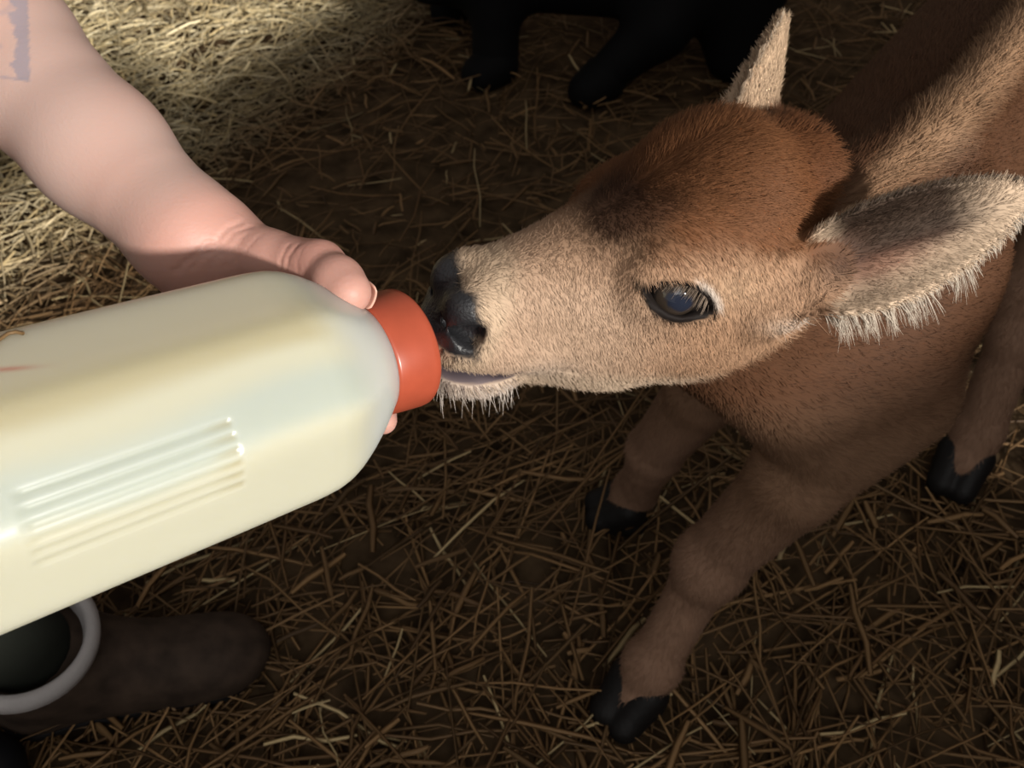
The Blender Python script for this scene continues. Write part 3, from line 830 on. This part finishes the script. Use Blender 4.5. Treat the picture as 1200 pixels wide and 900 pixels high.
for pts_, dp, sg in (
        ([ata(205, 322, .50), ata(235, 298, .49), ata(262, 268, .49), ata(282, 256, .50)], .0010, .0015),
        ([ata(222, 318, .50), ata(248, 296, .485), ata(272, 268, .485), ata(292, 262, .50)], .0007, .0012),
        ([ata(243, 318, .50), ata(262, 296, .485), ata(288, 270, .485)], .0004, .0010),
        ([ata(262, 318, .50), ata(278, 298, .485), ata(300, 274, .485)], .0004, .0010),
        ([ata(331, 322, .482), ata(333, 300, .478), ata(345, 284, .485)], .0006, .0011),
        ([ata(325, 320, .482), ata(325, 300, .478), ata(336, 282, .485)], .0007, .0010),
        ([ata(345, 325, .482), ata(343, 305, .478), ata(352, 288, .485)], .0003, .0010)):
    AV = crease(AV, AN, snap(AV, pts_), dp, sg)
armo.data.vertices.foreach_set('co', AV.astype(np.float32).ravel()); armo.data.update()
# thumb nail
td = unit(thumb[3]-thumb[2]); tn = unit(unit(thumb[3]-V3(0, 0, CAM_H))*.9+V3(.45, 0, .15)); tn = unit(tn-td*(tn@td)); tsd = np.cross(td, tn)
nv_, nq = [], []
for a in range(9):
    for b in range(9):
        u = a/8*2-1; w = b/8*2-1
        ed = .0066*math.sqrt(max(0, 1-abs(w)**4*.55))
        phn = u*ed/.0118
        nv_.append(thumb[3]+td*(w*.0058+.0015)+(tsd*math.sin(phn)+tn*math.cos(phn))*.0125*BS)
for a in range(8):
    for b in range(8): nq.append((a*9+b, a*9+b+1, a*9+b+10, a*9+b+9))
o = mesh_np('thumbnail', np.array(nv_), np.array(nq), M_nail, person)
sm = o.modifiers.new('thick', 'SOLIDIFY'); sm.thickness = .0008; sm.offset = -1

# boot, cuff, trouser leg
heel = V3(-.525, .405, 0); toe = V3(-.285, .462, 0); bd = unit(toe-heel); bsd = V3(-bd[1], bd[0], 0)
ank = V3(-.492, .412, .140)
RB = np.stack([bd, bsd, V3(0, 0, 1)], 1)
bp_ = [rc(heel+V3(0, 0, .055), .040, ank-V3(0, 0, .02), .050, .02), rc(heel+V3(0, 0, .045)+bd*.02, .042, toe-bd*.05+V3(0, 0, .042), .040, .03),
       ell(toe-bd*.05+V3(0, 0, .042), (.060, .047, .038), RB, .02), rc(ank-V3(0, 0, .03)+bd*.01, .052, toe-bd*.10+V3(0, 0, .055), .036, .04),
       ell(heel+V3(0, 0, -.012)+bd*.10, (.3, .2, .030), RB, .004, 's')]
sv, sq = surface(bp_, heel+V3(-.12, -.12, 0), toe+V3(.12, .12, .26), .004)
mesh_np('boot', sv, sq, M_leather, person)
so = [rc(heel+V3(0, 0, .024), .043, heel+bd*.09+V3(0, 0, .024), .036, .02), rc(heel+bd*.09+V3(0, 0, .024), .036, toe-bd*.055+V3(0, 0, .024), .045, .02)]
sv, sq = surface(so, heel+V3(-.12, -.12, -.06), toe+V3(.12, .12, .12), .004)
sv[:, 2] = np.clip(sv[:, 2], .004, .026)
mesh_np('boot_sole', sv, sq, M_sole, person)
cx = unit(V3(.30, -.05, 1.0))                                   # tilted collar
lathe('boot_cuff', [(-.016, .056), (-.014, .066), (-.004, .0715), (.008, .0715), (.014, .067), (.015, .0605), (.010, .0575), (-.004, .0560), (-.012, .054)], at(25, 750, .885), cx, M_cuff, person, 48)
knee = V3(-.60, .36, .56); hip = V3(-.92, .42, .62)
tp = [rc(at(22, 752, .885)-V3(0, 0, .01), .045, knee, .075, .03), rc(knee, .078, hip, .105, .04)]
k2 = V3(-.62, .66, .50); a2 = V3(-.80, .70, .10)
tp += [rc(a2, .058, k2, .078, .03), rc(k2, .08, V3(-.92, .60, .60), .105, .04), rc(V3(-.92, .42, .63), .12, V3(-.92, .60, .63), .12, .05)]
sv, sq = surface(tp, (-1.2, .15, 0.02), (-.4, .85, .85), .010)
mesh_np('trousers', sv, sq, M_trouser, person)
sp = [rc(V3(-.94, .51, .68), .135, V3(-.84, .50, 1.06), .155, .05), rc(V3(-.82, .36, 1.12), .075, V3(-.80, .64, 1.12), .075, .05),
      rc(shoulder, .072, shoulder*.45+elbow*.55, .062, .03), rc(V3(-.82, .36, 1.12), .07, V3(-.66, .26, .90), .058, .03), rc(V3(-.66, .26, .90), .058, V3(-.62, .38, .70), .05, .03)]
sv, sq = surface(sp, (-1.2, .1, .5), (-.3, .9, 1.35), .010)
mesh_np('shirt', sv, sq, M_shirt, person)

# black rubber boot at the near corner
bt = V3(-.545, .322, 0)
rb = [rc(bt+V3(0, 0, .045), .040, bt+V3(-.16, -.07, .05), .045, .02), rc(bt+V3(-.16, -.07, .05), .048, bt+V3(-.19, -.09, .34), .062, .03)]
sv, sq = surface(rb, bt+V3(-.35, -.25, -.02), bt+V3(.1, .1, .45), .006)
sv[:, 2] = np.maximum(sv[:, 2], .004)
o = mesh_np('rubber_boot', sv, sq, M_rubber)
tag(o, 'plain black rubber boot at the corner beside the brown boot', 'boot')

# ------------------------------------------------------------------ black calf standing behind
bcalf = empty('black_calf', (.25, 2.0, 0))
tag(bcalf, 'black calf standing in the dim straw behind, head out of sight', 'calf')
def T2(x, y, z): return V3(x, y, z)
RX = np.eye(3)
bpz = [ell(V3(.22, 1.98, .36), (.36, .16, .22), RX, .05), ell(V3(-.10, 1.97, .37), (.18, .14, .17), RX, .05), ell(V3(.42, 1.92, .28), (.18, .15, .20), RX, .05),
       rc(V3(-.20, 1.95, .42), .10, V3(-.42, 1.85, .55), .085, .04), ell(V3(-.50, 1.80, .55), (.13, .075, .085), RX, .03),
       rc(V3(-.04, 1.87, .34), .085, V3(-.035, 1.82, .14), .050, .03), rc(V3(-.035, 1.82, .14), .050, V3(-.035, 1.80, .05), .050, .02),
       rc(V3(.40, 1.85, .26), .11, V3(.30, 1.76, .13), .062, .03), rc(V3(.30, 1.76, .13), .060, V3(.20, 1.73, .05), .042, .02),
       rc(V3(-.10, 2.08, .3), .07, V3(-.12, 2.1, .05), .045, .03), rc(V3(.5, 2.08, .3), .08, V3(.48, 2.1, .05), .045, .03), rc(V3(.44, 1.84, .22), .10, V3(.48, 1.80, .06), .07, .04)]
bpz += [rc(V3(-.16, 1.90, .22), .10, V3(.47, 1.86, .20), .105, .05)]
sv, sq = surface(bpz, (-.75, 1.5, 0), (.85, 2.4, .8), .008)
mesh_np('body', sv, sq, M_blackcoat, bcalf)
for (x, y) in ((-.035, 1.79), (.19, 1.725), (-.12, 2.09), (.48, 2.09)):
    sv, sq = surface([rc(V3(x, y, .035), .050, V3(x-.03, y-.02, .02), .044, .01)], (x-.12, y-.12, -.05), (x+.12, y+.12, .12), .006)
    sv[:, 2] = np.maximum(sv[:, 2], .003)
    mesh_np('hoof', sv, sq, M_blackcoat, bcalf)

# ------------------------------------------------------------------ single straws that lie apart
def stalk(pts, r, col, label):
    pts = np.array(pts); n = len(pts); vs = []
    for i in range(n):
        t = unit(pts[min(i+1, n-1)]-pts[max(i-1, 0)]); e1 = unit(np.cross(t, V3(.2, .3, 1))); e2 = np.cross(t, e1)
        a = np.linspace(0, 2*math.pi, 6, endpoint=False)
        vs.append(pts[i]+(e1*np.cos(a)[:, None]+e2*np.sin(a)[:, None])*r)
    i = np.arange(n*6).reshape(n, 6); j = np.roll(i, -1, 1)
    o = mesh_np('straw_stalk', np.concatenate(vs), np.stack([i[:-1], j[:-1], j[1:], i[1:]], -1).reshape(-1, 4), M_straw, cols=np.tile(col, (n*6, 1)))
    return tag(o, label, 'straw')
def on_bottle(t, ar, lift=.001):
    a = a0+ar/.06; k = np.argmin(np.abs(((ang-a+math.pi) % (2*math.pi))-math.pi)); r = np.interp(t, tt, Rr[:, k])+lift
    return CAPC+BS*(-BA*t+(bn*math.cos(a)+bs*math.sin(a))*r)
stalk([on_bottle(.184, -.058), on_bottle(.174, -.064), on_bottle(.1685, -.068), on_bottle(.1655, -.0675), on_bottle(.1635, -.065)], .0009, V3(.15, .09, .04), 'bent brown straw stuck on the white bottle')
stalk([at(165, 793, 1.02), at(185, 812, 1.0), at(205, 832, .985)], .0016, V3(.34, .22, .12), 'short straw leaning on the side of the brown boot')
stalk([at(213, 828, 1.0), at(222, 805, 1.0), at(245, 785, 1.01), at(275, 768, 1.03)], .0016, V3(.34, .22, .12), 'curved straw lying over the toe of the brown boot')
